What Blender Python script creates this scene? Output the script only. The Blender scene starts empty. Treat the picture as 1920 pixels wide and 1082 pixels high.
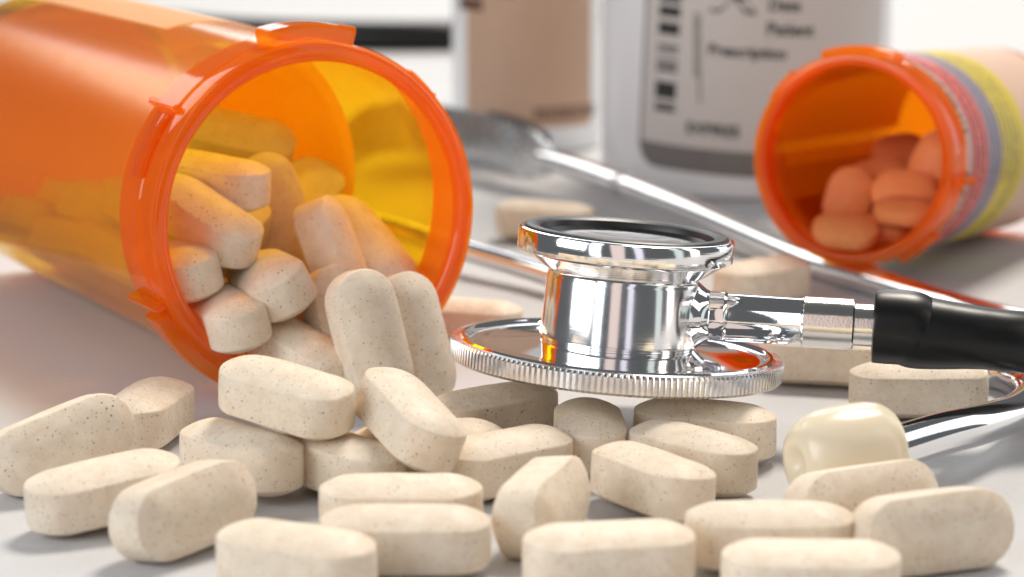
import bpy, bmesh, math, random
from mathutils import Vector, Matrix, Quaternion, noise
R = math.radians
sc = bpy.context.scene
C = sc.collection
sc.unit_settings.system = 'METRIC'
sc.unit_settings.scale_length = 0.01          # one unit is one centimetre

# ------------------------------------------------------------------ camera
F = 5000.0                                     # focal length in photo pixels (1920 wide)
CAM_H = 9.2
PITCH = math.atan(998 / F)
cam_d = bpy.data.cameras.new('camera')
cam = bpy.data.objects.new('camera', cam_d)
C.objects.link(cam)
cam.location = (0, 0, CAM_H)
cam.rotation_euler = (R(90) - PITCH, 0, 0)
cam_d.sensor_width = 36
cam_d.lens = F / 1920 * 36
cam_d.clip_start = 0.5
cam_d.clip_end = 2000
cam_d.dof.use_dof = True
cam_d.dof.focus_distance = 35.6
cam_d.dof.aperture_fstop = cam_d.lens * 1e-3 / 0.40
cam_d.dof.aperture_blades = 0
sc.camera = cam
FWD = Vector((0, math.cos(PITCH), -math.sin(PITCH)))
UP = Vector((0, math.sin(PITCH), math.cos(PITCH)))
EYE = Vector((0, 0, CAM_H))

# ------------------------------------------------------------------ world, lamps, exposure
w = bpy.data.worlds.new('World')
sc.world = w
w.use_nodes = True
bg = w.node_tree.nodes['Background']
bg.inputs[0].default_value = (0.93, 0.97, 1.0, 1)
bg.inputs[1].default_value = 0.11


def area(name, loc, target, sx, sy, power, col):
    l = bpy.data.lights.new(name, 'AREA')
    l.shape = 'RECTANGLE'
    l.size, l.size_y = sx, sy
    l.energy = power
    l.color = col
    o = bpy.data.objects.new(name, l)
    C.objects.link(o)
    o.location = loc
    o.rotation_euler = (Vector(target) - Vector(loc)).to_track_quat('-Z', 'Y').to_euler()
    return o


area('window_lamp', (10, 262, 100), (0, 42, 0), 110, 110, 110000, (0.92, 0.96, 1.0))
area('left_window_lamp', (-100, 152, 84), (0, 42, 0), 66, 56, 30000, (1.0, 0.98, 0.95))
area('key_softbox', (50, 150, 185), (-1, 38, 0), 62, 56, 460000, (1.0, 0.91, 0.80))
area('left_fill', (-58, 6, 26), (-5, 42, 2), 44, 40, 24000, (0.95, 0.97, 1.0))  # fill lamp added out of view to brighten the large vial's near wall
area('left_strip', (-41, -26, 26), (1, 36, 1), 17, 88, 9000, (0.84, 0.93, 1.0))
area('centre_left_strip', (-12, -39, 26), (1, 36, 1), 20, 88, 4000, (1.0, 0.78, 0.70))
area('centre_right_strip', (17, -38, 26), (1, 36, 1), 12, 88, 2800, (0.93, 0.88, 1.0))
area('right_strip', (55, -1, 26), (1, 36, 1), 12, 88, 2200, (0.90, 1.0, 0.95))
area('right_bright_strip', (66, 19, 26), (1, 36, 1), 14, 88, 10000, (1.0, 0.86, 0.77))  # strip lamp added for a bright stripe mirrored in the chrome
area('back_right_strip', (62, 76, 28), (1, 36, 1), 26, 80, 9500, (0.88, 0.95, 1.0))

sc.view_settings.view_transform = 'Standard'
sc.view_settings.look = 'None'
sc.view_settings.exposure = 0.13
sc.view_settings.gamma = 1
sc.cycles.use_denoising = True
sc.cycles.max_bounces = 16
sc.cycles.transparent_max_bounces = 40
sc.cycles.transmission_bounces = 12
sc.cycles.glossy_bounces = 8
sc.cycles.diffuse_bounces = 5
sc.cycles.sample_clamp_indirect = 6
sc.cycles.caustics_reflective = True
sc.cycles.caustics_refractive = False
sc.cycles.blur_glossy = 0.6


# ------------------------------------------------------------------ photo pixel -> place helpers
def ray(u, v):
    d = FWD + Vector((1, 0, 0)) * ((u - 960) / F) - UP * ((v - 541) / F)
    return d


def at_h(u, v, h):
    d = ray(u, v)
    return EYE + d * ((h - CAM_H) / d.z)


def at_y(u, v, y):
    d = ray(u, v)
    return EYE + d * (y / d.y)


def at_plane(u, v, p, n):
    d = ray(u, v)
    return EYE + d * ((p - EYE).dot(n) / d.dot(n))


def at_cyl(u, v, cx, cy, r):
    d = ray(u, v)
    a = d.x * d.x + d.y * d.y
    b = -2 * (d.x * cx + d.y * cy)
    c = cx * cx + cy * cy - r * r
    q = max(0, b * b - 4 * a * c)
    p = EYE + d * ((-b - math.sqrt(q)) / (2 * a))
    return math.atan2(p.x - cx, -(p.y - cy)), p.z


# ------------------------------------------------------------------ materials
def mat(name):
    m = bpy.data.materials.new(name)
    m.use_nodes = True
    nt = m.node_tree
    p = nt.nodes['Principled BSDF']
    return m, nt, p


def nd(nt, typ, **kw):
    n = nt.nodes.new(typ)
    for k, v in kw.items():
        if k in n.inputs.keys() if isinstance(k, str) else False:
            n.inputs[k].default_value = v
        else:
            setattr(n, k, v)
    return n


def simple(name, col, rough=0.5, metal=0.0, noise=0.0, nscale=8.0, bump=0.0, bscale=40.0, spec=0.5, coat=0.0):
    m, nt, p = mat(name)
    p.inputs['Base Color'].default_value = (*col, 1)
    p.inputs['Roughness'].default_value = rough
    p.inputs['Metallic'].default_value = metal
    p.inputs['Specular IOR Level'].default_value = spec
    p.inputs['Coat Weight'].default_value = coat
    tc = nd(nt, 'ShaderNodeTexCoord')
    if noise:
        n = nd(nt, 'ShaderNodeTexNoise', Scale=nscale, Detail=5.0)
        nt.links.new(tc.outputs['Object'], n.inputs['Vector'])
        r = nd(nt, 'ShaderNodeMapRange')
        r.inputs['To Min'].default_value = 1 - noise
        r.inputs['To Max'].default_value = 1 + noise
        nt.links.new(n.outputs['Fac'], r.inputs['Value'])
        mx = nd(nt, 'ShaderNodeVectorMath', operation='SCALE')
        mx.inputs[0].default_value = col
        nt.links.new(r.outputs['Result'], mx.inputs['Scale'])
        nt.links.new(mx.outputs['Vector'], p.inputs['Base Color'])
    if bump:
        n2 = nd(nt, 'ShaderNodeTexNoise', Scale=bscale, Detail=3.0)
        nt.links.new(tc.outputs['Object'], n2.inputs['Vector'])
        b = nd(nt, 'ShaderNodeBump', Strength=bump, Distance=0.01)
        nt.links.new(n2.outputs['Fac'], b.inputs['Height'])
        nt.links.new(b.outputs['Normal'], p.inputs['Normal'])
    return m


def pill_material(name, light, dark, speck=(0.16, 0.08, 0.035), speck_amt=1.0):
    m, nt, p = mat(name)
    L = nt.links.new
    tc = nd(nt, 'ShaderNodeTexCoord')
    oi = nd(nt, 'ShaderNodeObjectInfo')
    off = nd(nt, 'ShaderNodeVectorMath', operation='SCALE')
    off.inputs[0].default_value = (37.0, 61.0, 83.0)
    L(oi.outputs['Random'], off.inputs['Scale'])
    add = nd(nt, 'ShaderNodeVectorMath', operation='ADD')
    L(tc.outputs['Object'], add.inputs[0])
    L(off.outputs['Vector'], add.inputs[1])
    P = add.outputs['Vector']
    n1 = nd(nt, 'ShaderNodeTexNoise', Scale=4.5, Detail=6.0, Roughness=0.65)
    L(P, n1.inputs['Vector'])
    cr = nd(nt, 'ShaderNodeValToRGB')
    cr.color_ramp.elements[0].position = 0.3
    cr.color_ramp.elements[1].position = 0.7
    cr.color_ramp.elements[0].color = (*dark, 1)
    cr.color_ramp.elements[1].color = (*light, 1)
    L(n1.outputs['Fac'], cr.inputs['Fac'])
    # a slight shift from tablet to tablet
    hs = nd(nt, 'ShaderNodeHueSaturation')
    mr = nd(nt, 'ShaderNodeMapRange')
    mr.inputs['To Min'].default_value = 0.92
    mr.inputs['To Max'].default_value = 1.06
    L(oi.outputs['Random'], mr.inputs['Value'])
    L(mr.outputs['Result'], hs.inputs['Value'])
    L(cr.outputs['Color'], hs.inputs['Color'])
    col = hs.outputs['Color']
    for scale, lo, hi, thr, strength in ((10.0, 0.08, 0.18, 0.40, 0.95), (20.0, 0.10, 0.29, 0.35, 0.85), (6.0, 0.05, 0.11, 0.50, 1.0)):
        v = nd(nt, 'ShaderNodeTexVoronoi', Scale=scale)
        nz = nd(nt, 'ShaderNodeTexNoise', Scale=scale * 3, Detail=2.0)
        L(P, nz.inputs['Vector'])
        jit = nd(nt, 'ShaderNodeVectorMath', operation='SCALE')
        jit.inputs['Scale'].default_value = 0.10 / scale * 2
        L(nz.outputs['Color'], jit.inputs[0])
        ad = nd(nt, 'ShaderNodeVectorMath', operation='ADD')
        L(P, ad.inputs[0])
        L(jit.outputs['Vector'], ad.inputs[1])
        L(ad.outputs['Vector'], v.inputs['Vector'])
        sx = nd(nt, 'ShaderNodeSeparateColor')
        L(v.outputs['Color'], sx.inputs['Color'])
        pres = nd(nt, 'ShaderNodeMath', operation='GREATER_THAN')
        pres.inputs[1].default_value = thr
        L(sx.outputs[0], pres.inputs[0])
        m1 = nd(nt, 'ShaderNodeMapRange')
        m1.inputs['From Min'].default_value = lo
        m1.inputs['From Max'].default_value = hi
        m1.inputs['To Min'].default_value = 1
        m1.inputs['To Max'].default_value = 0
        L(v.outputs['Distance'], m1.inputs['Value'])
        mm = nd(nt, 'ShaderNodeMath', operation='MULTIPLY')
        L(pres.outputs[0], mm.inputs[0])
        L(m1.outputs['Result'], mm.inputs[1])
        m3 = nd(nt, 'ShaderNodeMath', operation='MULTIPLY')
        L(mm.outputs[0], m3.inputs[0])
        m4 = nd(nt, 'ShaderNodeMath', operation='MULTIPLY')
        m4.inputs[1].default_value = strength * speck_amt
        L(sx.outputs[1], m4.inputs[0])
        L(m4.outputs[0], m3.inputs[1])
        mix = nd(nt, 'ShaderNodeMix', data_type='RGBA')
        L(m3.outputs[0], mix.inputs['Factor'])
        L(col, mix.inputs[6])
        mix.inputs[7].default_value = (*speck, 1)
        col = mix.outputs[2]
    L(col, p.inputs['Base Color'])
    p.inputs['Roughness'].default_value = 0.55
    p.inputs['Specular IOR Level'].default_value = 0.35
    p.inputs['Subsurface Weight'].default_value = 0.12
    p.inputs['Subsurface Radius'].default_value = (0.12, 0.07, 0.04)
    p.inputs['Subsurface Scale'].default_value = 1.0
    nb = nd(nt, 'ShaderNodeTexNoise', Scale=42.0, Detail=4.0)
    L(P, nb.inputs['Vector'])
    b1 = nd(nt, 'ShaderNodeBump', Strength=0.22, Distance=0.008)
    L(nb.outputs['Fac'], b1.inputs['Height'])
    nb2 = nd(nt, 'ShaderNodeTexNoise', Scale=5.0, Detail=2.0)
    L(P, nb2.inputs['Vector'])
    b2 = nd(nt, 'ShaderNodeBump', Strength=0.35, Distance=0.03)
    L(nb2.outputs['Fac'], b2.inputs['Height'])
    L(b1.outputs['Normal'], b2.inputs['Normal'])
    L(b2.outputs['Normal'], p.inputs['Normal'])
    return m


def plastic(name, tint, body, milk, rough=0.04):
    """tinted clear plastic: tinted pass-through, a little milky body, a glossy skin"""
    m = bpy.data.materials.new(name)
    m.use_nodes = True
    nt = m.node_tree
    L = nt.links.new
    nt.nodes.remove(nt.nodes['Principled BSDF'])
    out = nt.nodes['Material Output']
    tr = nd(nt, 'ShaderNodeBsdfTransparent')
    tr.inputs['Color'].default_value = (*tint, 1)
    df = nd(nt, 'ShaderNodeBsdfDiffuse')
    df.inputs['Color'].default_value = (*body, 1)
    tl = nd(nt, 'ShaderNodeBsdfTranslucent')
    tl.inputs['Color'].default_value = (*body, 1)
    m0 = nd(nt, 'ShaderNodeMixShader')
    m0.inputs[0].default_value = 0.6
    L(df.outputs[0], m0.inputs[1])
    L(tl.outputs[0], m0.inputs[2])
    m1 = nd(nt, 'ShaderNodeMixShader')
    m1.inputs[0].default_value = milk
    L(tr.outputs[0], m1.inputs[1])
    L(m0.outputs[0], m1.inputs[2])
    gl = nd(nt, 'ShaderNodeBsdfAnisotropic')
    gl.inputs['Roughness'].default_value = rough
    gl.inputs['Color'].default_value = (1, 1, 1, 1)
    lw = nd(nt, 'ShaderNodeLayerWeight')
    lw.inputs['Blend'].default_value = 0.5
    pw = nd(nt, 'ShaderNodeMath', operation='POWER')
    pw.inputs[1].default_value = 5.0
    L(lw.outputs['Facing'], pw.inputs[0])
    fr = nd(nt, 'ShaderNodeMapRange')
    fr.inputs['To Min'].default_value = 0.035
    fr.inputs['To Max'].default_value = 0.65
    L(pw.outputs[0], fr.inputs['Value'])
    tc = nd(nt, 'ShaderNodeTexCoord')
    nz = nd(nt, 'ShaderNodeTexNoise', Scale=1.6, Detail=3.0)
    L(tc.outputs['Object'], nz.inputs['Vector'])
    bp = nd(nt, 'ShaderNodeBump', Strength=0.06, Distance=0.05)
    L(nz.outputs['Fac'], bp.inputs['Height'])
    L(bp.outputs['Normal'], gl.inputs['Normal'])
    L(bp.outputs['Normal'], lw.inputs['Normal'])
    m2 = nd(nt, 'ShaderNodeMixShader')
    L(fr.outputs[0], m2.inputs[0])
    L(m1.outputs[0], m2.inputs[1])
    L(gl.outputs[0], m2.inputs[2])
    L(m2.outputs[0], out.inputs['Surface'])
    return m


def chrome(name, rough, rings=0.0, scratch=0.02, col=(0.90, 0.90, 0.91)):
    m, nt, p = mat(name)
    L = nt.links.new
    p.inputs['Base Color'].default_value = (*col, 1)
    p.inputs['Metallic'].default_value = 1
    tc = nd(nt, 'ShaderNodeTexCoord')
    n = nd(nt, 'ShaderNodeTexNoise', Scale=3.0, Detail=6.0)
    L(tc.outputs['Object'], n.inputs['Vector'])
    r = nd(nt, 'ShaderNodeMapRange')
    r.inputs['To Min'].default_value = rough * 0.6
    r.inputs['To Max'].default_value = rough * 1.6
    L(n.outputs['Fac'], r.inputs['Value'])
    L(r.outputs['Result'], p.inputs['Roughness'])
    last = None
    if rings:
        mp = nd(nt, 'ShaderNodeMapping')
        mp.inputs['Scale'].default_value = (0.15, 0.15, 60.0)
        L(tc.outputs['Object'], mp.inputs['Vector'])
        nr = nd(nt, 'ShaderNodeTexNoise', Scale=1.0, Detail=2.0)
        L(mp.outputs['Vector'], nr.inputs['Vector'])
        b = nd(nt, 'ShaderNodeBump', Strength=rings, Distance=0.004)
        L(nr.outputs['Fac'], b.inputs['Height'])
        last = b.outputs['Normal']
    ns = nd(nt, 'ShaderNodeTexNoise', Scale=30.0, Detail=3.0)
    L(tc.outputs['Object'], ns.inputs['Vector'])
    b2 = nd(nt, 'ShaderNodeBump', Strength=scratch, Distance=0.01)
    L(ns.outputs['Fac'], b2.inputs['Height'])
    if last:
        L(last, b2.inputs['Normal'])
    L(b2.outputs['Normal'], p.inputs['Normal'])
    return m


M_PILL = pill_material('speckled_caplet_coating', (0.86, 0.765, 0.63), (0.75, 0.62, 0.47))
M_TABLET = pill_material('peach_tablet_coating', (0.90, 0.38, 0.14), (0.84, 0.31, 0.10), speck_amt=0.15)
M_VIAL = plastic('orange_clear_plastic', (1.0, 0.81, 0.11), (1.0, 0.58, 0.11), 0.21, 0.16)
M_VIAL2 = plastic('deep_orange_clear_plastic', (1.0, 0.52, 0.06), (1.0, 0.26, 0.02), 0.16)
M_NECK = plastic('orange_thick_plastic', (1.0, 0.74, 0.18), (1.0, 0.32, 0.018), 0.50, 0.05)
M_CHROME = chrome('polished_chrome', 0.05, rings=0.0)
M_BODY = chrome('brushed_chrome_body', 0.12, rings=0.10)
M_TURNED = chrome('turned_chrome', 0.08, rings=0.25)
M_KNURL = chrome('knurled_nickel', 0.22, scratch=0.1, col=(0.80, 0.79, 0.78))
M_STEEL = chrome('satin_steel', 0.24, col=(0.60, 0.61, 0.62))
M_NICKEL = chrome('worn_nickel', 0.13, scratch=0.12, col=(0.84, 0.82, 0.79))
M_BLACK = simple('black_rubber', (0.006, 0.006, 0.006), rough=0.34, bump=0.05, bscale=25, spec=0.35)
M_RUBBER = simple('matt_black_rubber', (0.012, 0.012, 0.013), rough=0.38)
M_DISC = simple('bell_membrane', (0.72, 0.73, 0.74), rough=0.18, metal=0.0, spec=0.8)
M_CREAM = simple('cream_silicone', (0.82, 0.73, 0.56), rough=0.22, noise=0.05, nscale=3, spec=0.5)
_p = M_CREAM.node_tree.nodes['Principled BSDF']
_p.inputs['Subsurface Weight'].default_value = 0.5
_p.inputs['Subsurface Radius'].default_value = (0.5, 0.4, 0.2)
_p.inputs['Subsurface Scale'].default_value = 0.6
M_WHITE = simple('white_bottle_plastic', (0.80, 0.80, 0.81), rough=0.32, noise=0.02)


def thin_paper(name, col, through):
    m, nt, p = mat(name)
    p.inputs['Base Color'].default_value = (*col, 1)
    p.inputs['Roughness'].default_value = 0.6
    tl = nd(nt, 'ShaderNodeBsdfTranslucent')
    tl.inputs['Color'].default_value = (*col, 1)
    mx = nd(nt, 'ShaderNodeMixShader')
    mx.inputs[0].default_value = through
    nt.links.new(p.outputs[0], mx.inputs[1])
    nt.links.new(tl.outputs[0], mx.inputs[2])
    nt.links.new(mx.outputs[0], nt.nodes['Material Output'].inputs['Surface'])
    return m


M_PAPER = simple('white_label_paper', (0.78, 0.76, 0.73), rough=0.6, noise=0.03)
M_PAPERO = thin_paper('orange_label_paper', (0.99, 0.78, 0.48), 0.60)
M_RXLAB = simple('grey_label_paper', (0.58, 0.545, 0.52), rough=0.5, noise=0.02)
M_RXBAND = simple('dark_grey_label_band', (0.17, 0.155, 0.15), rough=0.5, noise=0.05)
M_BEIGE = simple('beige_label_paper', (0.53, 0.345, 0.235), rough=0.55, noise=0.05, nscale=1.2)
M_INK = simple('black_print', (0.02, 0.02, 0.02), rough=0.6)
M_INKG = simple('grey_print', (0.20, 0.19, 0.17), rough=0.6)
M_INKB = simple('brown_print', (0.12, 0.05, 0.03), rough=0.6)
M_PINK = simple('pink_sticker', (0.76, 0.17, 0.15), rough=0.55, noise=0.08)
M_VIOLET = simple('grey_violet_sticker', (0.31, 0.27, 0.36), rough=0.55, noise=0.12, nscale=14)
M_YELLOW = simple('yellow_sticker', (0.70, 0.54, 0.05), rough=0.55, noise=0.08)
M_PEACH = simple('peach_sticker', (0.72, 0.50, 0.38), rough=0.55, noise=0.05)

# table top: white laminate with a faint mottled grain
M_TABLE, nt, p = mat('white_table_laminate')
tc = nd(nt, 'ShaderNodeTexCoord')
n1 = nd(nt, 'ShaderNodeTexNoise', Scale=0.25, Detail=3.0)
nt.links.new(tc.outputs['Object'], n1.inputs['Vector'])
n2 = nd(nt, 'ShaderNodeTexNoise', Scale=16.0, Detail=4.0)
nt.links.new(tc.outputs['Object'], n2.inputs['Vector'])
cr = nd(nt, 'ShaderNodeValToRGB')
cr.color_ramp.elements[0].position = 0.25
cr.color_ramp.elements[1].position = 0.75
cr.color_ramp.elements[0].color = (0.56, 0.56, 0.57, 1)
cr.color_ramp.elements[1].color = (0.62, 0.62, 0.63, 1)
nt.links.new(n2.outputs['Fac'], cr.inputs['Fac'])
sm = nd(nt, 'ShaderNodeMapRange')
sm.inputs['To Min'].default_value = 0.93
sm.inputs['To Max'].default_value = 1.04
nt.links.new(n1.outputs['Fac'], sm.inputs['Value'])
sc_ = nd(nt, 'ShaderNodeVectorMath', operation='SCALE')
nt.links.new(cr.outputs['Color'], sc_.inputs[0])
nt.links.new(sm.outputs['Result'], sc_.inputs['Scale'])
# a few fine specks of tablet dust
dv_ = nd(nt, 'ShaderNodeTexVoronoi', Scale=3.2)
nt.links.new(tc.outputs['Object'], dv_.inputs['Vector'])
dm = nd(nt, 'ShaderNodeMapRange')
dm.inputs['From Min'].default_value = 0.035
dm.inputs['From Max'].default_value = 0.075
dm.inputs['To Min'].default_value = 0.5
dm.inputs['To Max'].default_value = 0.0
nt.links.new(dv_.outputs['Distance'], dm.inputs['Value'])
dx_ = nd(nt, 'ShaderNodeMix', data_type='RGBA')
dx_.inputs[7].default_value = (0.50, 0.42, 0.32, 1)
nt.links.new(dm.outputs['Result'], dx_.inputs['Factor'])
nt.links.new(sc_.outputs['Vector'], dx_.inputs[6])
nt.links.new(dx_.outputs[2], p.inputs['Base Color'])
p.inputs['Roughness'].default_value = 0.58
p.inputs['Specular IOR Level'].default_value = 0.25
b = nd(nt, 'ShaderNodeBump', Strength=0.12, Distance=0.01)
nt.links.new(n2.outputs['Fac'], b.inputs['Height'])
nt.links.new(b.outputs['Normal'], p.inputs['Normal'])

# ------------------------------------------------------------------ building helpers
WM = {}


def link(name, bm, m, parent=None, M=None, smooth=True, sharp=35):
    me = bpy.data.meshes.new(name)
    bmesh.ops.recalc_face_normals(bm, faces=bm.faces[:])
    bm.to_mesh(me)
    bm.free()
    me.materials.append(m)
    if smooth:
        me.polygons.foreach_set('use_smooth', [True] * len(me.polygons))
        me.set_sharp_from_angle(angle=R(sharp))
    return place(name, me, parent, M)


def place(name, me, parent=None, M=None):
    o = bpy.data.objects.new(name, me)
    C.objects.link(o)
    M = M.copy() if M else Matrix()
    if parent:
        o.parent = parent
        o.matrix_basis = WM[parent].inverted() @ M
    else:
        o.matrix_basis = M
    WM[o] = M
    return o


def tag(o, label, cat, group=None):
    o['label'] = label
    o['category'] = cat
    if group:
        o['group'] = group
    return o


def thing(name, label, cat, M, group=None):
    o = bpy.data.objects.new(name, None)
    C.objects.link(o)
    o.empty_display_size = 0.3
    o.matrix_basis = M
    WM[o] = M.copy()
    return tag(o, label, cat, group)


def frame(loc, zdir, xhint=(1, 0, 0)):
    z = Vector(zdir).normalized()
    x = Vector(xhint)
    x = (x - z * x.dot(z)).normalized()
    y = z.cross(x)
    M = Matrix((x, y, z)).transposed().to_4x4()
    M.translation = Vector(loc)
    return M


def lathe(profile, seg=96, closed=False, a0=0.0, a1=360.0, bm=None):
    """turn a (radius, z) profile round z; closed joins last point to first"""
    bm = bm or bmesh.new()
    full = abs(a1 - a0) >= 359.9
    n = seg if full else seg + 1
    rows = []
    for k in range(n):
        a = R(a0 + (a1 - a0) * k / seg)
        rows.append([bm.verts.new((r * math.cos(a), r * math.sin(a), z)) for r, z in profile])
    m = len(profile)
    for k in range(seg):
        A, B = rows[k], rows[(k + 1) % n]
        for j in range(m if closed else m - 1):
            j2 = (j + 1) % m
            vs = [A[j], B[j], B[j2], A[j2]]
            bm.faces.new(vs)
    if closed and not full:
        bm.faces.new(rows[0])
        bm.faces.new(rows[-1])
    bmesh.ops.remove_doubles(bm, verts=bm.verts[:], dist=1e-5)
    return bm


def box(bm, x0, x1, y0, y1, z0, z1, f=None):
    vs = []
    for x in (x0, x1):
        for y in (y0, y1):
            for z in (z0, z1):
                c = Vector((x, y, z))
                vs.append(bm.verts.new(f(c) if f else c))
    for q in ((0, 1, 3, 2), (4, 6, 7, 5), (0, 4, 5, 1), (2, 3, 7, 6), (0, 2, 6, 4), (1, 5, 7, 3)):
        bm.faces.new([vs[i] for i in q])


def spline(pts, sub=10):
    out = []
    P = [pts[0]] + list(pts) + [pts[-1]]
    for i in range(1, len(P) - 2):
        a, b_, c, d = P[i - 1], P[i], P[i + 1], P[i + 2]
        for k in range(sub):
            t = k / sub
            out.append(tuple(0.5 * (2 * b_[j] + (c[j] - a[j]) * t + (2 * a[j] - 5 * b_[j] + 4 * c[j] - d[j]) * t * t
                                    + (3 * b_[j] - a[j] - 3 * c[j] + d[j]) * t ** 3) for j in range(len(b_))))
    out.append(tuple(P[-2]))
    return out


def tube(pts, seg=32, sub=10, caps=True, flat=None):
    """pts: (x, y, z, radius); flat = (thickness, height) makes a strip instead"""
    S = spline(pts, sub)
    bm = bmesh.new()
    rows = []
    side = None
    for i, s in enumerate(S):
        p = Vector(s[:3])
        q0 = Vector(S[max(0, i - 1)][:3])
        q1 = Vector(S[min(len(S) - 1, i + 1)][:3])
        t = (q1 - q0).normalized()
        if side is None:
            side = t.cross(Vector((0, 0, 1))).normalized()
        side = (side - t * side.dot(t)).normalized()
        up = side.cross(t)
        row = []
        for k in range(seg):
            a = 2 * math.pi * k / seg
            if flat:
                ca, sa = math.cos(a), math.sin(a)
                e = 0.35
                x = flat[0] * math.copysign(abs(ca) ** e, ca)
                y = s[3] * math.copysign(abs(sa) ** e, sa)
            else:
                x, y = s[3] * math.cos(a), s[3] * math.sin(a)
            row.append(bm.verts.new(p + side * x + up * y))
        rows.append(row)
    for A, B in zip(rows, rows[1:]):
        for k in range(seg):
            bm.faces.new([A[k], A[(k + 1) % seg], B[(k + 1) % seg], B[k]])
    if caps:
        bm.faces.new(rows[0])
        bm.faces.new(rows[-1])
    return bm


# ------------------------------------------------------------------ the table
bm = bmesh.new()
box(bm, 0, 1, 0, 1, -3, 0)
edge = {(0, 0): (-4.7, 21), (1, 0): (150, 21), (0, 1): (-53.0, 265), (1, 1): (150, 265)}   # unseen left edge, set askew to keep the table's reflection off the vial wall
for v in bm.verts:
    v.co.x, v.co.y = edge[(round(v.co.x), round(v.co.y))]
bmesh.ops.bevel(bm, geom=[e for e in bm.edges if all(v.co.z > -1 for v in e.verts)], offset=0.2, segments=3, affect='EDGES')
tb = link('table', bm, M_TABLE)
tb['kind'] = 'structure'

# ------------------------------------------------------------------ caplets
CL, CW, CWALL, CDOME = 1.96, 0.91, 0.49, 0.155


def caplet_mesh(name, L, W, wall, dome, m, nseg=14, seed=0, rough=0.0):
    Rr = W / 2
    a = (L - W) / 2
    prof = []
    f = 0.014                                   # rounding of the edge between face and wall
    for k in range(7):
        rho = Rr * (k / 7.0)
        prof.append((rho, wall / 2 + dome * (1 - (rho / Rr) ** 2)))
    prof += [(Rr - 1.6 * f, wall / 2 + dome * (1 - ((Rr - 1.6 * f) / Rr) ** 2)),
             (Rr - 0.75 * f, wall / 2 + dome * 0.045), (Rr - 0.2 * f, wall / 2 - 0.55 * f), (Rr, wall / 2 - 1.5 * f), (Rr + 0.004, 0.0)]
    full = prof + [(r, -z) for r, z in prof[-2::-1]]
    outline = []
    for k in range(nseg + 1):
        t = -math.pi / 2 + math.pi * k / nseg
        outline.append((a, math.cos(t), math.sin(t)))
    for k in range(1, 4):
        outline.append((a - 2 * a * k / 4, 0, 1))
    for k in range(nseg + 1):
        t = math.pi / 2 + math.pi * k / nseg
        outline.append((-a, math.cos(t), math.sin(t)))
    for k in range(1, 4):
        outline.append((-a + 2 * a * k / 4, 0, -1))
    bm = bmesh.new()
    rows = []
    for r, z in full:
        rows.append([bm.verts.new((cx + r * dx, r * dy, z)) for cx, dx, dy in outline])
    n = len(outline)
    for A, B in zip(rows, rows[1:]):
        for k in range(n):
            bm.faces.new([A[k], A[(k + 1) % n], B[(k + 1) % n], B[k]])
    bmesh.ops.remove_doubles(bm, verts=bm.verts[:], dist=1e-4)
    bmesh.ops.dissolve_degenerate(bm, edges=bm.edges[:], dist=1e-5)
    bmesh.ops.recalc_face_normals(bm, faces=bm.faces[:])
    if rough:                                   # pressed by the same die, worn a little differently
        for v in bm.verts:
            q = v.co + Vector((seed * 7.3, seed * 3.1, seed * 5.7))
            v.co += noise.noise_vector(q * 1.6) * rough + noise.noise_vector(q * 5.0) * rough * .3
    me = bpy.data.meshes.new(name)
    bm.to_mesh(me)
    bm.free()
    me.materials.append(m)
    me.polygons.foreach_set('use_smooth', [True] * len(me.polygons))
    return me


ME_CAPS = [caplet_mesh('caplet', CL, CW, CWALL, CDOME, M_PILL, 14, k, .016) for k in range(7)]


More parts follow.
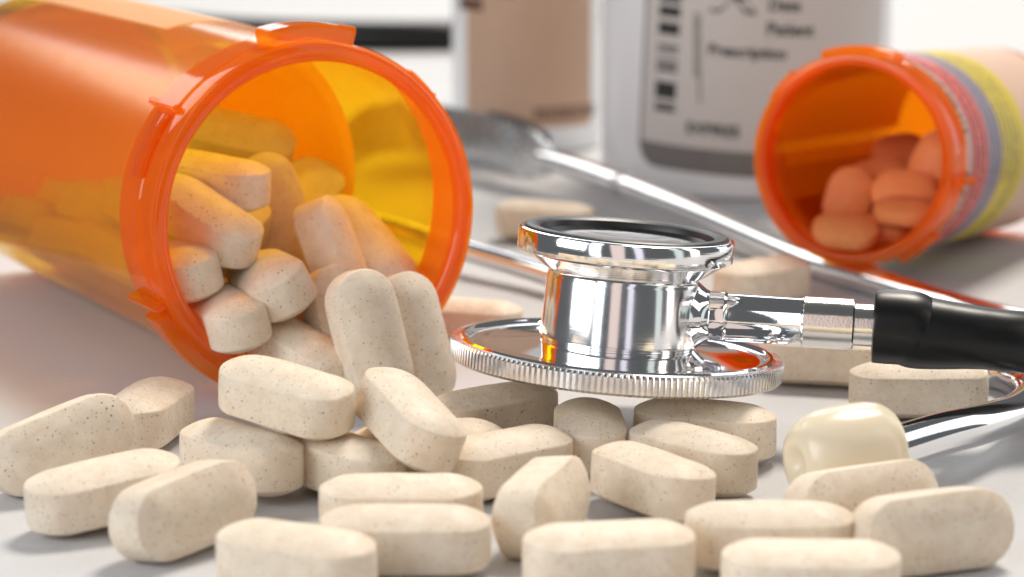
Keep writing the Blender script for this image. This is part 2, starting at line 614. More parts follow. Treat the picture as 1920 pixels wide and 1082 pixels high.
# settled poses (place, then quaternion) in the order the tablets are built
POSES = [
    (-5.76, 32.918, 0.6, 0.7298, 0.6198, 0.055, 0.2835),
    (-4.938, 31.208, 0.46, 0.9687, 0.0536, -0.0333, 0.24),
    (-3.856, 30.236, 0.505, 0.6813, 0.5883, 0.254, 0.3537),
    (-3.436, 32.79, 0.475, 0.9237, 0.0005, -0.0009, -0.3829),
    (-4.961, 35.281, 0.405, 0.7814, 0.0043, 0.0034, 0.624),
    (-2.86, 32.872, 1.242, 0.9534, 0.0697, 0.0328, -0.2918),
    (-2.149, 32.638, 0.417, 0.9236, -0.0121, 0.0164, -0.3828),
    (-1.288, 32.505, 1.031, 0.8452, -0.0535, 0.1754, -0.502),
    (-1.07, 33.356, 0.405, 0.9955, 0.0, -0.0, 0.0942),
    (-1.324, 30.706, 0.405, 0.9998, 0.02, 0.0002, 0.01),
    (-1.22, 29.338, 0.405, 0.9997, 0.025, -0.0001, -0.005),
    (-2.402, 28.554, 0.405, 0.9709, 0.0215, -0.0053, -0.2385),
    (-0.254, 35.281, 0.405, 0.9555, 0.0, -0.0, 0.2951),
    (-0.099, 32.768, 0.408, 0.9482, 0.0283, 0.0068, 0.3163),
    (0.36, 30.499, 0.475, 0.6039, 0.5484, 0.3703, 0.4443),
    (1.025, 34.073, 0.405, 0.7211, 0.0, -0.0, -0.6929),
    (1.727, 31.851, 0.405, 0.8836, -0.0341, 0.018, -0.4666),
    (2.304, 33.001, 0.405, 0.911, -0.0197, 0.0089, -0.4118),
    (2.562, 34.431, 0.405, 0.9821, -0.0036, 0.0007, -0.1882),
    (2.955, 29.509, 0.405, 0.9996, 0.025, -0.0002, -0.0099),
    (1.086, 28.675, 0.405, 0.9956, 0.0245, 0.0022, 0.0907),
    (3.266, 27.983, 0.405, 0.9995, 0.025, -0.0005, -0.02),
    (4.176, 30.708, 0.455, 0.7799, 0.5769, 0.1444, 0.1952),
    (4.82, 29.544, 0.456, 0.7592, 0.6195, 0.1262, 0.1546),
    (5.754, 36.747, 0.405, 1.0, 0.0, 0.0, 0.0),
    (4.649, 38.76, 0.405, 0.9921, 0.0, 0.0, -0.1258),
    (4.263, 44.684, 0.405, 0.9441, -0.0, 0.0, 0.3295),
    (-0.776, 41.276, 0.405, 0.9883, 0.0, 0.0, -0.1523),
    (0.618, 50.764, 0.405, 0.983, 0.0, 0.0, -0.1836),
    (-2.029, 37.048, 1.101, 0.366, 0.4922, -0.3733, 0.696),
    (-1.438, 37.649, 0.929, 0.3605, 0.4943, -0.2841, 0.7383),
    (-2.654, 39.268, 1.778, 0.1818, 0.5473, -0.031, 0.8164),
    (-3.511, 38.176, 1.64, 0.8092, 0.1935, -0.1377, -0.5374),
    (-4.525, 39.542, 2.965, 0.9697, 0.0358, 0.0335, -0.2395),
    (-4.492, 38.55, 2.514, 0.926, 0.0888, 0.1793, -0.3202),
    (-4.898, 38.27, 1.871, 0.8506, 0.1114, -0.0554, -0.5108),
    (-4.143, 37.864, 1.222, 0.8376, 0.0973, -0.0508, -0.5351),
    (-3.074, 37.644, 0.718, 0.9145, 0.0322, 0.1036, -0.3898),
    (-3.622, 40.836, 2.212, 0.4555, 0.3481, -0.4096, 0.7096),
    (-4.48, 42.715, 3.108, 0.9482, 0.2794, 0.1439, 0.0464),
    (-2.255, 40.0, 1.809, 0.8753, 0.1637, 0.2761, -0.3615),
    (-3.414, 42.144, 2.239, 0.7789, 0.2939, 0.0295, 0.5532),
    (-2.498, 38.205, 0.931, 0.361, 0.4968, -0.2767, 0.7391),
    (-4.3, 39.701, 2.095, 0.7737, 0.1717, -0.0098, 0.6097),
    (-3.207, 39.354, 0.821, 0.8315, -0.0044, 0.1202, -0.5423),
    (-5.47, 40.842, 1.3, 0.5956, 0.1886, 0.2508, 0.7395),
    (-4.51, 41.315, 0.843, 0.6228, -0.0771, 0.0294, 0.778),
    (-3.613, 41.802, 1.257, 0.4134, -0.0558, -0.006, 0.9087),
    (-5.109, 40.869, 2.046, 0.5935, 0.0065, 0.0275, 0.8044),
    (-6.349, 42.514, 1.276, 0.4045, 0.1536, 0.1661, 0.8861),
    (-5.421, 42.977, 0.839, 0.6409, 0.0064, -0.1079, 0.7599),
    (-4.553, 43.45, 1.218, 0.4398, -0.1357, -0.273, 0.8447),
    (-6.081, 42.691, 2.02, 0.5203, 0.1031, 0.1391, 0.8362),
    (-5.027, 43.105, 1.776, 0.5581, -0.056, -0.272, 0.7819),
    (-7.404, 44.23, 1.159, 0.4032, 0.0653, 0.2072, 0.889),
    (-6.519, 44.888, 0.753, 0.4826, 0.0397, 0.0445, 0.8738),
    (-5.28, 45.26, 1.369, 0.5103, -0.1409, -0.0385, 0.8475),
    (-6.923, 44.513, 1.747, 0.3833, 0.0376, 0.0951, 0.9179),
    (-6.13, 44.944, 1.462, 0.4471, 0.0186, -0.0421, 0.8933),
    (-8.417, 45.827, 1.267, 0.506, 0.0925, 0.258, 0.8178),
    (-7.467, 46.543, 0.671, 0.5881, 0.016, 0.0307, 0.8081),
    (-6.251, 47.012, 1.384, 0.5227, -0.1416, -0.3156, 0.7791),
    (-7.742, 46.246, 1.422, 0.4817, 0.1513, 0.2656, 0.8213),
    (-7.027, 46.788, 1.321, 0.5361, -0.0911, -0.1749, 0.8208),
    (5.843, 46.067, 1.031, 0.9691, 0.221, 0.0243, -0.1067),
    (6.523, 46.645, 0.968, 0.9835, 0.0861, -0.0215, -0.1579),
    (6.995, 47.022, 1.55, 0.8816, 0.462, -0.0542, -0.0804),
    (6.058, 47.428, 1.397, 0.6551, 0.4748, -0.3831, 0.4458),
    (6.672, 47.976, 1.613, 0.8769, 0.4718, -0.0752, 0.0536),
    (7.623, 47.539, 2.042, 0.7491, 0.3944, -0.4332, 0.3093),
    (7.184, 48.745, 1.991, 0.915, 0.3676, 0.0094, 0.166),
    (6.914, 46.216, 1.363, 0.951, 0.1178, -0.0156, -0.2853),
    (6.868, 47.49, 1.052, 0.9865, 0.0914, -0.0611, 0.121),
]


def caplet(pos, a, n, label, group, me=None, name='caplet', cat='pill'):
    a = Vector(a).normalized()
    n = Vector(n)
    n = (n - a * n.dot(a)).normalized()
    M = Matrix((a, n.cross(a), n)).transposed().to_4x4()
    M.translation = pos
    if POSES:
        q = POSES.pop(0)
        M = Matrix.Translation(q[:3]) @ Quaternion(q[3:]).to_matrix().to_4x4()
    o = place(name, me or ME_CAPS[len(bpy.data.objects) * 5 % 7], None, M)
    return tag(o, label, cat, group)


G_TABLE = 'caplets spilled on the table'
G_MOUTH = 'caplets pouring from the large orange vial'
UPV = (0, 0, 1)
HF = CWALL / 2 + CDOME
HE = CW / 2
TABLE_CAPS = [
    # u, v, height, long axis, face normal, label
    (112, 834, .60, (.83, .48, .27), (.50, -.86, .25), 'speckled caplet on its side at the left edge, cut by the frame'),
    (196, 922, HF + .06, (.88, .46, .09), (.0, -.10, 1), 'caplet lying flat between the frame-cut left caplet and the front edge-standing one'),
    (345, 957, HE + .05, (.62, .78, .07), (.77, -.62, .18), 'caplet standing on its edge with a pale face, front left'),
    (456, 856, HF, (.72, -.69, 0), (.05, -.05, 1), 'caplet lying flat below the vial lip, half under the topmost white caplet'),
    (277, 778, HF, (.22, .97, 0), (.0, -.05, 1), 'peach-lit caplet pointing away, tucked behind the leftmost caplet'),
    (540, 752, 1.12, (.80, -.52, -.14), (.12, -.22, 1), 'white caplet lying on top of others just below the vial lip'),
    (650, 864, HF, (.72, -.69, 0), (.05, 0, 1), 'caplet mostly hidden beneath the topmost white caplet'),
    (762, 797, .86, (.42, -.85, -.26), (.25, .12, 1), 'tilted barrel-ended caplet leaning forward below the upright caplet'),
    (800, 862, HF, (.95, .2, 0), UPV, 'caplet nearly hidden beneath the tilted barrel-ended one'),
    (752, 952, HF, (1, .02, 0), (.0, -.04, 1), 'caplet lying crosswise right behind the front centre crosswise one'),
    (760, 1014, HF, (1, -.01, 0), (.0, -.05, 1), 'caplet lying crosswise at the front, left of centre'),
    (556, 1052, HF, (.88, -.46, 0), (.0, -.05, 1), 'caplet cut by the bottom edge, left of the two crosswise ones'),
    (925, 778, HF, (.82, .56, 0), (.0, .0, 1), 'shaded caplet under the left front of the stethoscope disc'),
    (944, 866, HF, (.80, .60, 0), (.03, -.05, 1), 'caplet slanting up to the right in front of the disc'),
    (1017, 950, HE + .02, (.33, .94, .04), (.90, -.42, .12), 'caplet standing on edge, pointing away, in the front centre'),
    (1104, 822, HF, (.03, -1, 0), UPV, 'caplet pointing straight at the viewer from under the disc'),
    (1222, 904, HF, (.56, -.82, 0), (.08, .02, 1), 'caplet with a bright patch lying in front of the disc, slanting down right'),
    (1298, 859, HF, (.66, -.75, 0), (.04, .02, 1), 'caplet just right of the bright-patched one, under the next in line'),
    (1321, 807, HF, (.93, -.37, 0), (.02, .0, 1), 'caplet partly under the right front of the stethoscope disc'),
    (1442, 1006, HF, (1, -.02, 0), (.0, -.05, 1), 'caplet lying crosswise before the cream ear tip, between two others'),
    (1142, 1046, HF, (.98, .18, 0), (.0, -.05, 1), 'caplet at the bottom centre, cut by the frame'),
    (1520, 1081, HF, (1, -.04, 0), (.0, -.05, 1), 'bottom right caplet, cut by the bottom edge of the frame'),
    (1616, 944, HE, (.88, .47, 0), (.47, -.86, .30), 'pinkish caplet on its edge right in front of the cream ear tip'),
    (1745, 996, HE, (.92, .39, 0), (.38, -.9, .20), 'large pinkish caplet standing on edge at the lower right'),
    (1722, 731, HF, (1, 0, 0), UPV, 'blurred caplet under the black tubing, seen from its long side'),
    (1545, 672, HF, (.97, -.25, 0), UPV, 'blurred caplet under the metal stem, right of the disc'),
    (1428, 528, HF, (.78, .62, 0), UPV, 'blurred caplet between the bell and the small vial'),
    (868, 606, HF, (.95, -.3, 0), UPV, 'blurred pinkish caplet between the vial lip and the disc'),
    (1020, 414, HF, (.93, -.36, 0), UPV, 'very blurred caplet showing above the bell near the metal tube'),
]
for u, v, h, a, n, lab in TABLE_CAPS:
    caplet(at_h(u, v, h), a, n, lab, G_TABLE)


# ------------------------------------------------------------------ vials
def vial(label, group, M, RO, RI, RB, LEN, NECK, lugs, fins, wall=None):
    """orange pharmacy vial lying on its side; local z runs from the mouth to the base"""
    t = thing('pill_vial', label, 'pill bottle', M, group)
    rb = RB
    b1 = lathe([(RI + .01, 0.03), (RI + .05, 0.0), (rb - .05, 0.0), (rb - .02, .03), (rb, NECK), (rb, LEN - .12), (rb - .10, LEN),
                (0, LEN), (0, LEN - .14), (RI - .1, LEN - .14), (RI, LEN - .25)], 128, closed=True)
    link('body', b1, wall or M_VIAL, t, M)
    c1 = lathe([(RI - .02, .05), (RI + .015, -.015), (RI + .06, -.04), (RO - .07, -.04), (RO - .015, -.01), (RO, .05), (RO, .34), (RO - .035, .38), (RO - .03, .46), (RO, .50),
                (RO, NECK - .03), (RO - .03, NECK), (rb + .004, NECK), (rb + .004, -.002 + .02), (RI - .02, .12)], 160, closed=True)
    link('collar', c1, M_NECK, t, M)
    for a0, a1, z0, z1, hgt in lugs:
        seg = max(6, int((a1 - a0) / 2))
        bm = lathe([(RO - .005, z0), (RO + hgt * .8, z0), (RO + hgt, z0 + .04), (RO + hgt, z1 - .04), (RO + hgt * .8, z1), (RO - .005, z1)], seg, closed=True, a0=a0, a1=a1)
        bmesh.ops.bevel(bm, geom=[e for e in bm.edges if e.calc_face_angle(0) > 0.9], offset=.02, segments=2, affect='EDGES')
        link('lug', bm, M_NECK, t, M)
    for a, z0, z1, hgt in fins:
        bm = bmesh.new()
        Ra = Matrix.Rotation(R(a), 3, 'Z')
        box(bm, RO - .01, RO + hgt, -.05, .05, z0, z1, lambda c: Ra @ c)
        bmesh.ops.bevel(bm, geom=bm.edges[:], offset=.025, segments=2, affect='EDGES')
        link('rib', bm, M_NECK, t, M)
    return t


def wrap(name, m, parent, M, r, z0, z1, a0, a1, seg=64, th=.012):
    return link(name, lathe([(r, z0), (r + th, z0), (r + th, z1), (r, z1)], seg, closed=True, a0=a0, a1=a1), m, parent, M)


YAW1 = R(28.5)
AX1 = Vector((-math.sin(YAW1), math.cos(YAW1), -.004)).normalized()
C1 = at_h(594, 410, 2.62)
V1M = frame(C1, AX1, (math.cos(YAW1), math.sin(YAW1), 0))
# local x: to the right/away; the lathe's y axis points down (z cross x), so angles run clockwise from the right
big = vial('large orange vial lying on its side, spilling caplets from its open mouth', 'orange pharmacy vials', V1M, 2.57, 2.30, 2.52, 11.4, 1.25,
           [(-103, -75, .12, .72, .24), (-164, -142, .45, .85, .06), (116, 152, .12, .62, .20), (-50, -38, .3, .8, .1)],
           [(-139.5, .25, 1.3, .12), (155, .1, 1.25, .16)])
wrap('label', M_PAPERO, big, V1M, 2.524, 4.1, 11.2, -105, 112, 100)
link('base', lathe([(0, 11.1), (2.2, 11.1), (2.3, 11.05), (2.3, 11.2), (0, 11.2)], 96), M_NECK, big, V1M)


def mouth(u, v, t):
    return at_plane(u, v, C1 + AX1 * t, AX1)


MOUTH_CAPS = [
    (697, 630, -.75, (-.28, .10, .95), (.42, -.88, .2), 'upright caplet leaning in the vial mouth, its long face to the viewer'),
    (770, 668, -.85, (-.20, .22, .95), (.55, -.80, .2), 'shaded upright caplet right behind the one leaning in the vial mouth'),
    (614, 508, .45, (-.22, .30, .92), (.93, -.33, .12), 'upright caplet with dark specks and a bright right face, high in the vial mouth'),
    (498, 545, .35, (.35, -.92, -.03), (-.45, -.10, .88), 'end-on caplet with orange top and white front in the middle of the vial mouth'),
    (388, 343, 1.8, (.86, -.45, -.08), (-.02, -.05, 1), 'yellow-lit caplet lying highest at the left inside the vial mouth'),
    (362, 450, 1.1, (.64, -.60, -.48), (.25, -.25, .92), 'caplet sloping down right inside the vial, below the highest left one'),
    (338, 533, 1.15, (.50, -.84, -.18), (-.10, -.30, .9), 'white-ended caplet cut off by the left of the vial lip'),
    (392, 632, .25, (.45, -.88, -.06), (-.25, .0, 1), 'end-on speckled caplet low in the vial mouth by the lip'),
    (533, 678, -.25, (.82, -.50, -.20), (.10, -.10, 1), 'caplet with half orange, half white light behind the topmost white caplet'),
    (520, 404, 2.5, (-.34, .36, .86), (.10, -.85, .45), 'large yellow-lit caplet propped up at the centre of the vial'),
    (440, 264, 4.8, (.85, .15, -.22), (.0, -.55, .85), 'dim caplet deepest and highest inside the vial'),
    (684, 476, 1.5, (.55, -.50, -.58), (.45, -.55, .6), 'orange caplet against the right inside wall of the vial'),
    (560, 374, 3.7, (.35, .80, .25), (.35, -.45, .8), 'small-looking dim caplet behind the large propped-up one'),
    (615, 655, -.05, (-.15, .30, .93), (.55, -.82, 0), 'shaded caplet squeezed behind the leaning upright one'),
    (428, 440, 2.0, (.25, .90, .20), (.2, -.2, .9), 'dark caplet in the gap between the two yellow-lit left caplets'),
    (585, 610, .9, (.45, -.80, -.2), (.3, -.3, .9), 'orange shaded caplet behind the foot of the dark-specked upright caplet'),
]
for u, v, t, a, n, lab in MOUTH_CAPS:
    caplet(mouth(u, v, t), a, n, lab, G_MOUTH)
rnd = random.Random(5)
XL = Vector((math.cos(YAW1), math.sin(YAW1), 0))
deep = []
for i in range(4):
    for j, (lx, lz) in enumerate(((-1.05, -1.35), (-.05, -1.86), (1.05, -1.35), (-.75, -.65), (.45, -.7))):
        t = 3.6 + i * 2.0 + rnd.uniform(-.2, .2)
        if i == 0 and j > 3:
            continue
        p_ = C1 + AX1 * t + XL * (lx + rnd.uniform(-.1, .1)) + Vector((0, 0, lz + rnd.uniform(0, .15) - (.25 * i if j > 2 else 0)))
        th = rnd.uniform(-.35, .35)
        d = AX1 * math.cos(th) + XL * math.sin(th)
        caplet(p_, d + Vector((0, 0, rnd.uniform(-.2, .2))), (rnd.uniform(-.4, .4) - lx * .5, rnd.uniform(-.4, .3), 1),
               'dim caplet deep in the large vial, seen only through its orange wall', 'caplets deep in the large vial')

# small vial: its lip rests on the metal ear tube
YAW2 = R(29)
AX2 = Vector((math.sin(YAW2), math.cos(YAW2), -.07)).normalized()
C2 = at_h(1597, 300, 2.33)
XH2 = Vector((math.cos(YAW2), -math.sin(YAW2), 0))
V2M = frame(C2, AX2, XH2)
small = vial('small orange vial with striped warning labels, lying on a metal tube', 'orange pharmacy vials', V2M, 1.86, 1.64, 1.77, 7.4, .72,
             [(-112, -70, .10, .5, .12), (-150, -132, .15, .5, .09), (40, 62, .2, .6, .1), (120, 150, .2, .6, .1), (78, 96, .2, .6, .1)],
             [(8, .1, .95, .12)], M_VIAL2)
lb = wrap('label', thin_paper('thin_white_label_paper', (0.80, 0.78, 0.75), 0.5), small, V2M, 1.774, .80, 6.9, -176, 178, 120)
for nm, m_, z0, z1 in (('pink_sticker', M_PINK, 1.16, 2.0), ('violet_sticker', M_VIOLET, 2.0, 2.75), ('yellow_sticker', M_YELLOW, 2.75, 4.1), ('peach_sticker', M_PEACH, 4.1, 6.88)):
    wrap(nm, m_, lb, V2M, 1.7865, z0 + .003, z1, -135, 150, 110, .006)


def print_bars(bm, r, z, a0, a1, h, rng):
    """a line of small print too fine to read, running round the vial"""
    a = a0
    while a < a1:
        wdt = rng.uniform(.8, 3.2)
        pts = []
        k = 3
        for i in range(k):
            for zz in (z, z + h):
                for rr in (r, r + .003):
                    an = R(a + wdt * i / (k - 1))
                    pts.append(bm.verts.new((rr * math.cos(an), rr * math.sin(an), zz)))
        for i in range(k - 1):
            o = i * 4
            bm.faces.new([pts[o + 1], pts[o + 5], pts[o + 7], pts[o + 3]])
        a += wdt + rng.choice((.5, .5, .6, 2.2))


rng = random.Random(3)
bm = bmesh.new()
print_bars(bm, 1.7875, .90, -75, -20, .12, rng)
print_bars(bm, 1.7875, .92, 5, 70, .14, rng)
link('fine_print', bm, M_INK, lb, V2M)['kind'] = 'stuff'
for z0, n_, rows_m in ((1.16, 3, M_INK), (2.0, 3, M_INKG), (2.75, 4, M_INKG)):
    bm = bmesh.new()
    for k in range(n_):
        st = rng.uniform(-100, -60)
        print_bars(bm, 1.794, z0 + .12 + k * .24, st, st + rng.uniform(90, 150), .075, rng)
    link('fine_print', bm, rows_m, lb, V2M)['kind'] = 'stuff'

ME_TAB = caplet_mesh('tablet', 1.15, .84, .20, .11, M_TABLET)


def in2(u, v, t):
    return at_plane(u, v, C2 + AX2 * t, AX2)


for u, v, t, a, n, lab in [
    (1598, 444, .55, (1, -.1, 0), (.0, -.45, .9), 'lightest peach tablet lying nearest the lip in the small vial'),
    (1652, 432, 1.0, (.9, -.3, -.1), (.2, -.3, .95), 'peach tablet just behind the lightest one in the small vial'),
    (1692, 375, 1.5, (.95, -.1, .05), (.05, -.75, .6), 'oval peach tablet propped with its face to the vial mouth'),
    (1600, 380, 1.7, (.3, .3, .9), (.0, -.9, .3), 'small round-looking tablet left of the propped oval one'),
    (1648, 338, 2.2, (.9, .1, .1), (.0, -.8, .6), 'dim tablet lying above and behind the propped oval one'),
    (1745, 305, 2.2, (.5, .2, .8), (-.5, -.8, .2), 'dark tablet against the right inside wall of the small vial'),
    (1690, 290, 3.2, (.9, .3, .1), (.0, -.7, .7), 'darkest tablet deepest in the small vial'),
    (1700, 436, 1.1, (.7, -.6, .2), (-.3, -.2, .9), 'tablet low at the right by the small vial lip'),
    (1665, 400, 1.9, (.9, .3, .1), (.0, -.2, 1), 'tablet mostly hidden under the propped oval one'),
]:
    caplet(in2(u, v, t), a, n, lab, 'tablets in the small vial', ME_TAB, 'tablet')


# ------------------------------------------------------------------ white bottle and beige bottle
def bottle(label, cx, cy, r, h, cap_m):
    M = Matrix.Translation((cx, cy, 0))
    t = thing('medicine_bottle', label, 'bottle', M, None)
    link('body', lathe([(0, .12), (r * .8, .12), (r * .84, 0), (r * .93, 0), (r * .985, .07), (r, .24), (r, h), (r * .97, h + .25), (r * .85, h + .6), (r * .66, h + .85),
                        (r * .62, h + .9), (r * .62, h + 1.3), (0, h + 1.3)], 128), M_WHITE, t, M)
    bm = bmesh.new()
    n = 120
    rc = r * .72
    pr = [(rc - .03, h + .98), (rc, h + 1.02), (rc, h + 2.3), (rc - .1, h + 2.42), (0, h + 2.42)]
    rows = []
    for k in range(n):
        a = 2 * math.pi * k / n
        rows.append([bm.verts.new(((q - (.035 if (k % 2 and j in (0, 1, 2)) else 0)) * math.cos(a), (q - (.035 if (k % 2 and j in (0, 1, 2)) else 0)) * math.sin(a), z)) for j, (q, z) in enumerate(pr)])
    for k in range(n):
        A, B = rows[k], rows[(k + 1) % n]
        for j in range(len(pr) - 1):
            bm.faces.new([A[j], B[j], B[j + 1], A[j + 1]])
    bmesh.ops.remove_doubles(bm, verts=bm.verts[:], dist=1e-5)
    link('cap', bm, cap_m, t, M)
    return t, M


class Wrapper:
    """lays flat label artwork (s along the girth, z up) on an upright bottle, turned a little askew"""

    def __init__(self, cx, cy, r, tilt):
        self.cx, self.cy, self.r, self.t = cx, cy, r, R(tilt)

    def __call__(self, s, z, d):
        c, n = math.cos(self.t), math.sin(self.t)
        s2, z2 = s * c + (z - 2.5) * n, (z - 2.5) * c - s * n + 2.5
        a = s2 / self.r
        return Vector(((self.r + d) * math.sin(a), -(self.r + d) * math.cos(a), z2))

    def inv(self, u, v):
        a, z2 = at_cyl(u, v, self.cx, self.cy, self.r)
        s2 = a * self.r
        c, n = math.cos(self.t), math.sin(self.t)
        q = z2 - 2.5
        return s2 * c - q * n, s2 * n + q * c + 2.5


def sheet(W, s0, s1, lo, hi, d, n=48, rows=6):
    """curved label sheet with real thickness between functions lo(s) and hi(s)"""
    bm = bmesh.new()
    g = []
    for i in range(n + 1):
        s = s0 + (s1 - s0) * i / n
        a, b_ = lo(s), hi(s)
        g.append([bm.verts.new(W(s, a + (b_ - a) * j / rows, d)) for j in range(rows + 1)])
    for i in range(n):
        for j in range(rows):
            bm.faces.new([g[i][j], g[i + 1][j], g[i + 1][j + 1], g[i][j + 1]])
    return bm


def patch(bm, W, s0, s1, z0, z1, d):
    n = max(1, int((s1 - s0) / .12))
    for i in range(n):
        a, b_ = s0 + (s1 - s0) * i / n, s0 + (s1 - s0) * (i + 1) / n
        bm.faces.new([bm.verts.new(W(*q, d)) for q in ((a, z0), (b_, z0), (b_, z1), (a, z1))])


def lettering(W, body, s, z, size, d, bold=0.0):
    cu = bpy.data.curves.new('lettering', 'FONT')
    cu.body = body
    cu.size = size
    cu.offset = bold
    cu.resolution_u = 4
    tmp = bpy.data.objects.new('lettering', cu)
    C.objects.link(tmp)
    bpy.context.view_layer.update()
    me = tmp.to_mesh()
    bm = bmesh.new()
    bm.from_mesh(me)
    tmp.to_mesh_clear()
    bpy.data.objects.remove(tmp)
    bpy.data.curves.remove(cu)
    for v in bm.verts:
        v.co = W(s + v.co.x, z + v.co.y, d)
    return bm


WX, WY, WR = 5.15, 58.6, 3.16
wb, WBM = bottle('white medicine bottle with a grey prescription label and barcode, blurred in the background', WX, WY, WR, 9.4, M_WHITE)
W1 = Wrapper(WX, WY, WR, 3.0)
sL, zB = W1.inv(1199, 245)
_, zb0 = W1.inv(1400, 333)
_, zb1 = W1.inv(1400, 286)
sR = 3.3
rcn = .55


def low(s):
    d = min(s - sL, sR - s)
    return zb0 + (rcn - math.sqrt(max(0, rcn ** 2 - (rcn - d) ** 2)) if d < rcn else 0)


def under(bm):
    for v in bm.verts:
        v.co = v.co
    return bm


lab = link('label', sheet(W1, sL, sR, lambda s: low(s), lambda s: 8.6, .006, 90, 8), M_RXLAB, wb, WBM)
link('label_band', sheet(W1, sL + .005, sR - .005, low, lambda s: max(zb1, low(s) + .002), .010, 90, 3), M_RXBAND, lab, WBM)
bm = bmesh.new()
for k in range(40):
    za, zb_ = zb1 + .02 + (8.5 - zb1) * k / 40, zb1 + .02 + (8.5 - zb1) * (k + 1) / 40
    patch(bm, W1, sL + .01, sL + .085, za, zb_, .010)
link('label_border', bm, M_INKG, lab, WBM)
# barcode: horizontal bars stacked up the left of the label
for (v0, v1) in ((-160, -130), (-118, -110), (-98, -66), (-54, -36), (-22, 2), (10, 30), (41, 64), (82, 86), (89, 93), (97, 100), (112, 117), (120, 124), (127, 134), (153, 184), (192, 196), (199, 209)):
    bm = bmesh.new()
    s0, z0 = W1.inv(1246, v1)
    _, z1 = W1.inv(1246, v0)
    sa, _ = W1.inv(1233, 100)
    sb, _ = W1.inv(1272, 100)
    patch(bm, W1, sa, sb, z0, z1, .012)
    link('barcode_bar', bm, M_INK, lab, WBM)
bm = bmesh.new()
rg = random.Random(8)
for sA, sB, va, vb in ((1301, 1308, 25, 140), (1309, 1315, 25, 188)):
    v_ = va
    while v_ < vb:
        hh = rg.uniform(2.5, 7)
        s0, z0 = W1.inv(sA, v_ + hh)
        s1, z1 = W1.inv(sB, v_)
        patch(bm, W1, s0, s1, min(z0, z1), max(z0, z1), .012)
        v_ += hh + rg.uniform(1.2, 3)
link('fine_print', bm, M_INKG, lab, WBM)['kind'] = 'stuff'
for txt, u, v, size, bold in (('Date', 1440, 19, .35, .010), ('Patient', 1436, 65, .37, .010), ('Prescription', 1327, 102, .335, .010), ('EXPIRES', 1286, 248, .33, .011), ('R', 1296, -34, 1.3, .03), ('X', 1336, 18, 1.2, .045)):
    s, z = W1.inv(u, v)
    link('lettering', lettering(W1, txt, s, z, size, .012, bold), M_INK, lab, WBM, smooth=False)
bm = bmesh.new()
for k, zz in enumerate((zb0 + .16, zb0 + .34)):
    s = -.9
    while s < 2.2:
        w_ = rg.uniform(.06, .2)
        patch(bm, W1, s, s + w_, zz, zz + .10, .014)
        s += w_ + rg.choice((.03, .04, .1))
link('fine_print', bm, M_INKG, lab, WBM)['kind'] = 'stuff'

BX, BY, BR = .36, 64.0, 1.80
bb, BBM = bottle('slimmer bottle with a plain beige label, left of the white one', BX, BY, BR, 8.6, M_WHITE)
W2 = Wrapper(BX, BY, BR, 0)
lab2 = link('label', sheet(W2, -1.65, 1.78, lambda s: .62, lambda s: 8.3, .006, 60, 8), M_BEIGE, bb, BBM)
bm = bmesh.new()
s = .15
while s < 1.9:
    w_ = rg.uniform(.03, .08)
    patch(bm, W2, s, s + w_, .80, 1.12, .010)
    s += w_ + rg.uniform(.03, .06)
link('barcode', bm, M_INKB, lab2, BBM)['kind'] = 'stuff'
bm = bmesh.new()
s0, z0 = W2.inv(862, 16)
s1, z1 = W2.inv(905, 2)
patch(bm, W2, s0, s1, z0, z1 + .03, .010)
for u0, u1 in ((862, 880), (884, 912), (930, 965)):
    s0, z0 = W2.inv(u0, -8)
    s1, z1 = W2.inv(u1, -22)
    patch(bm, W2, s0, s1, min(z0, z1), max(z0, z1), .010)
link('fine_print', bm, M_INKB, lab2, BBM)['kind'] = 'stuff'

# ------------------------------------------------------------------ stethoscope
ZT = Vector((.078, .055, 1)).normalized()      # the chest piece sits tilted on the caplets
PC = at_h(1154, 688, .98)
SM = frame(PC, ZT, (1, 0, -.078))
st = thing('stethoscope', 'chrome stethoscope resting on the caplets, its black tubing running off to the right', 'stethoscope', Matrix.Translation(PC - Vector((0, 0, .9))))
# knurled rim
bm = bmesh.new()
RD = 2.29
n = 175
prof = [(RD - .16, -.02), (RD - .04, 0.0), (RD, .035), (RD, .245), (RD - .03, .285), (RD - .12, .29)]
rows = []
for k in range(n * 4):
    a = 2 * math.pi * k / (n * 4)
    cut = (.0, .0, .0, .026)[k % 4]
    rows.append([bm.verts.new(((r - (cut if j in (2, 3) else 0)) * math.cos(a), (r - (cut if j in (2, 3) else 0)) * math.sin(a), z)) for j, (r, z) in enumerate(prof)])
for k in range(n * 4):
    A, B = rows[k], rows[(k + 1) % (n * 4)]
    for j in range(len(prof) - 1):
        bm.faces.new([A[j], B[j], B[j + 1], A[j + 1]])
link('knurled_rim', bm, M_KNURL, st, SM, sharp=28)
link('diaphragm', lathe([(RD - .155, -.015), (RD - .3, .0), (0, .0)], 96), simple('diaphragm_sheet', (.75, .75, .73), rough=.3), st, SM)
link('diaphragm_plate', lathe([(RD - .121, .289), (RD - .15, .315), (RD - .20, .318), (RD - .235, .295), (RD - .27, .262), (RD - .34, .25), (1.7, .275), (1.3, .315), (1.10, .345), (1.03, .36)], 160), M_CHROME, st, SM)
link('chest_body', lathe([(1.03, .345), (1.055, .36), (1.06, .385), (1.05, .40), (1.075, .415), (1.045, 1.22), (1.035, 1.25), (1.03, 1.27), (1.03, 1.30), (1.06, 1.33), (1.12, 1.36)], 160), M_BODY, st, SM)
link('bell_cup', lathe([(1.12, 1.36), (1.38, 1.535), (1.465, 1.57), (1.475, 1.585), (1.475, 1.83), (1.46, 1.86), (1.43, 1.875), (1.38, 1.875), (1.34, 1.85)], 160), M_TURNED, st, SM)
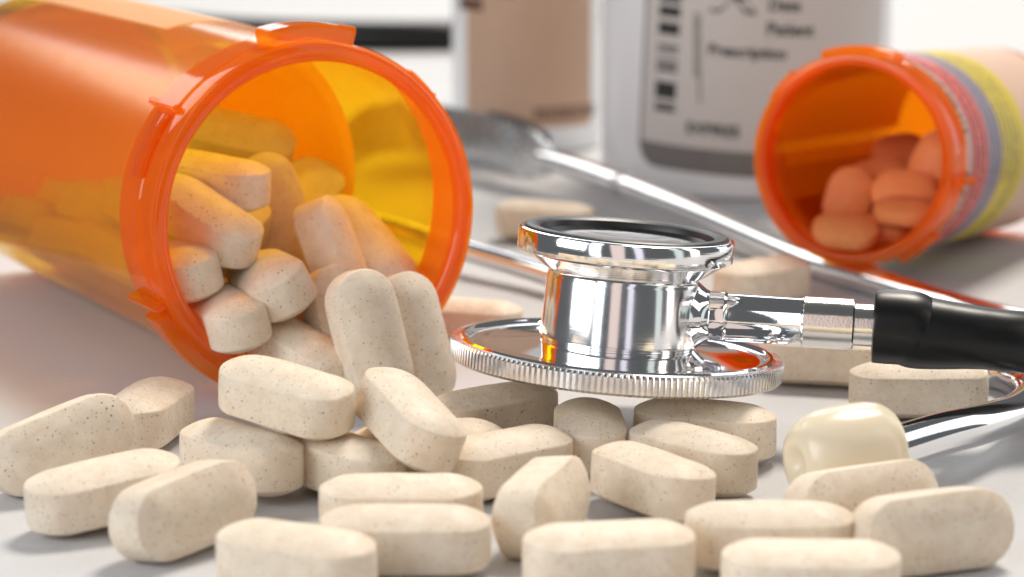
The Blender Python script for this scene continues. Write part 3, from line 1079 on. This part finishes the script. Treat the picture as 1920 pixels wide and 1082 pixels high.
link('bell_ring', lathe([(1.40, 1.86), (1.39, 1.89), (1.36, 1.91), (1.31, 1.912), (1.25, 1.905), (1.19, 1.87), (1.16, 1.80), (1.15, 1.72)], 128), M_RUBBER, st, SM)
link('bell_membrane', lathe([(1.16, 1.795), (1.1, 1.785), (.8, 1.72), (.4, 1.68), (0, 1.67)], 96), M_CHROME, st, SM)
# stem, coming out of the right of the body
s0 = SM @ Vector((.80, -.02, .80))
s1 = at_y(1640, 611, s0.y - .35)
dv = (s1 - s0)
LS = dv.length
STM = frame(s0, dv, (0, 0, 1))
k0 = LS
stem = link('stem', lathe([(.62, .0), (.50, .20), (.42, .30), (.365, .37), (.345, .42), (.35, .44), (.35, .62), (.335, .64), (.325, .66), (.33, .69),
                           (.325, k0 - 1.0), (.34, k0 - .97)], 64), M_CHROME, st, STM)
link('stem_collar', lathe([(.325, k0 - .98), (.352, k0 - .96), (.352, k0 - .30), (.335, k0 - .28), (.29, k0 - .27), (.29, k0 + .2)], 64), M_NICKEL, stem, STM)
tdir = dv.normalized()
pE = s0 + tdir * (LS - .02)


def P(u, v, y, r):
    q = at_y(u, v, y)
    return (q.x, q.y, q.z, r)


yE = pE.y
tb_pts = [(*(pE - tdir * .01), .30), (*(pE + tdir * .005), .46), (*(pE + tdir * .05), .505), (*(pE + tdir * .45), .51), P(1720, 622, yE - .06, .505), P(1770, 628, yE - .1, .47), P(1840, 634, yE - .12, .425), P(1920, 642, yE + .0, .425),
          P(2010, 640, yE + .6, .42), P(2120, 610, yE + 2.5, .42), P(2200, 520, yE + 7, .42), P(2160, 380, yE + 16, .42)]
link('tubing', tube(tb_pts, 40, 10), M_BLACK, st)
# far end of the tubing: runs along the table behind the bottles to the headset spring
q = [at_h(1010, 262, .55), at_h(975, 244, .62)]
far = []
for u, v, h in ((-260, 30, .48), (120, 36, .48), (420, 58, .48), (640, 66, .48), (860, 66, .48), (1000, 55, .48), (1150, 10, .48), (1260, -70, .48), (1300, -140, .48)):
    g = at_h(u, v, h)
    far.append((g.x, g.y, g.z, .48))
link('tubing', tube(far, 28, 10), M_BLACK, st)

# ear tubes
def G(u, v, h, r):
    g = at_h(u, v, h)
    return (g.x, g.y, g.z, r)


et1 = [G(1018, 297, .75, .22), G(1090, 318, .68, .24), G(1170, 345, .6, .245), G(1300, 396, .45, .245), G(1500, 482, .30, .245), G(1640, 528, .26, .245), G(1790, 576, .26, .245), G(1930, 612, .26, .245), G(2080, 650, .26, .245)]
t1 = link('ear_tube', tube(et1, 32, 10), M_CHROME, st)
pj = Vector(et1[2][:3])
dj = (Vector(et1[3][:3]) - Vector(et1[1][:3])).normalized()
link('joint_ring', lathe([(.24, -.10), (.285, -.08), (.285, .06), (.24, .08)], 40), M_STEEL, t1, frame(pj, dj, (0, 0, 1)))
et2 = [G(600, 392, .7, .20), G(700, 420, .6, .20), G(780, 442, .5, .20), G(900, 478, .42, .195), G(1010, 510, .35, .195), G(1350, 614, .24, .20), G(1500, 646, .24, .21), G(1660, 676, .24, .22), G(1800, 692, .24, .23), G(1880, 702, .25, .235),
       G(1925, 722, .28, .26), G(1932, 748, .34, .26), G(1900, 775, .42, .26), G(1840, 795, .52, .275), G(1760, 815, .62, .28), G(1665, 845, .68, .28)]
link('ear_tube', tube(et2, 32, 10), M_CHROME, st)
pj = Vector(et2[2][:3])
dj = (Vector(et2[3][:3]) - Vector(et2[1][:3])).normalized()
# ear tip: rounded cream cap with a dimple at its outer end
tip_back = Vector(et2[-1][:3])
tipd = Vector((-.92, -.38, -.03)).normalized()
EM = frame(tip_back + tipd * .02, tipd, (0, 0, 1))
ear = link('ear_tip', lathe([(.20, .0), (.42, -.04), (.56, .0), (.625, .10), (.65, .25), (.655, .5), (.645, .72), (.61, .94), (.54, 1.12), (.43, 1.24), (.30, 1.29), (.20, 1.28), (.12, 1.22), (.05, 1.17), (.0, 1.165)], 64), M_CREAM, st, EM)
# headset spring: a flat steel strip joining the two ear tubes
sp = [G(1035, 303, .72, .30), G(1000, 292, .80, .50), G(960, 281, .85, .58), G(900, 262, .88, .58), G(840, 246, .88, .58), G(760, 236, .88, .58), G(690, 246, .88, .58), G(640, 285, .86, .56), G(605, 340, .82, .48), G(590, 385, .72, .28)]
link('headset_spring', tube(sp, 24, 10, flat=(.06, .5)), M_STEEL, st)
lk = [G(1012, 268, 1.05, .26), G(985, 252, 1.15, .30), G(950, 240, 1.2, .30), G(925, 232, 1.2, .28)]
link('spring_sleeve', tube(lk, 24, 8), M_RUBBER, st)
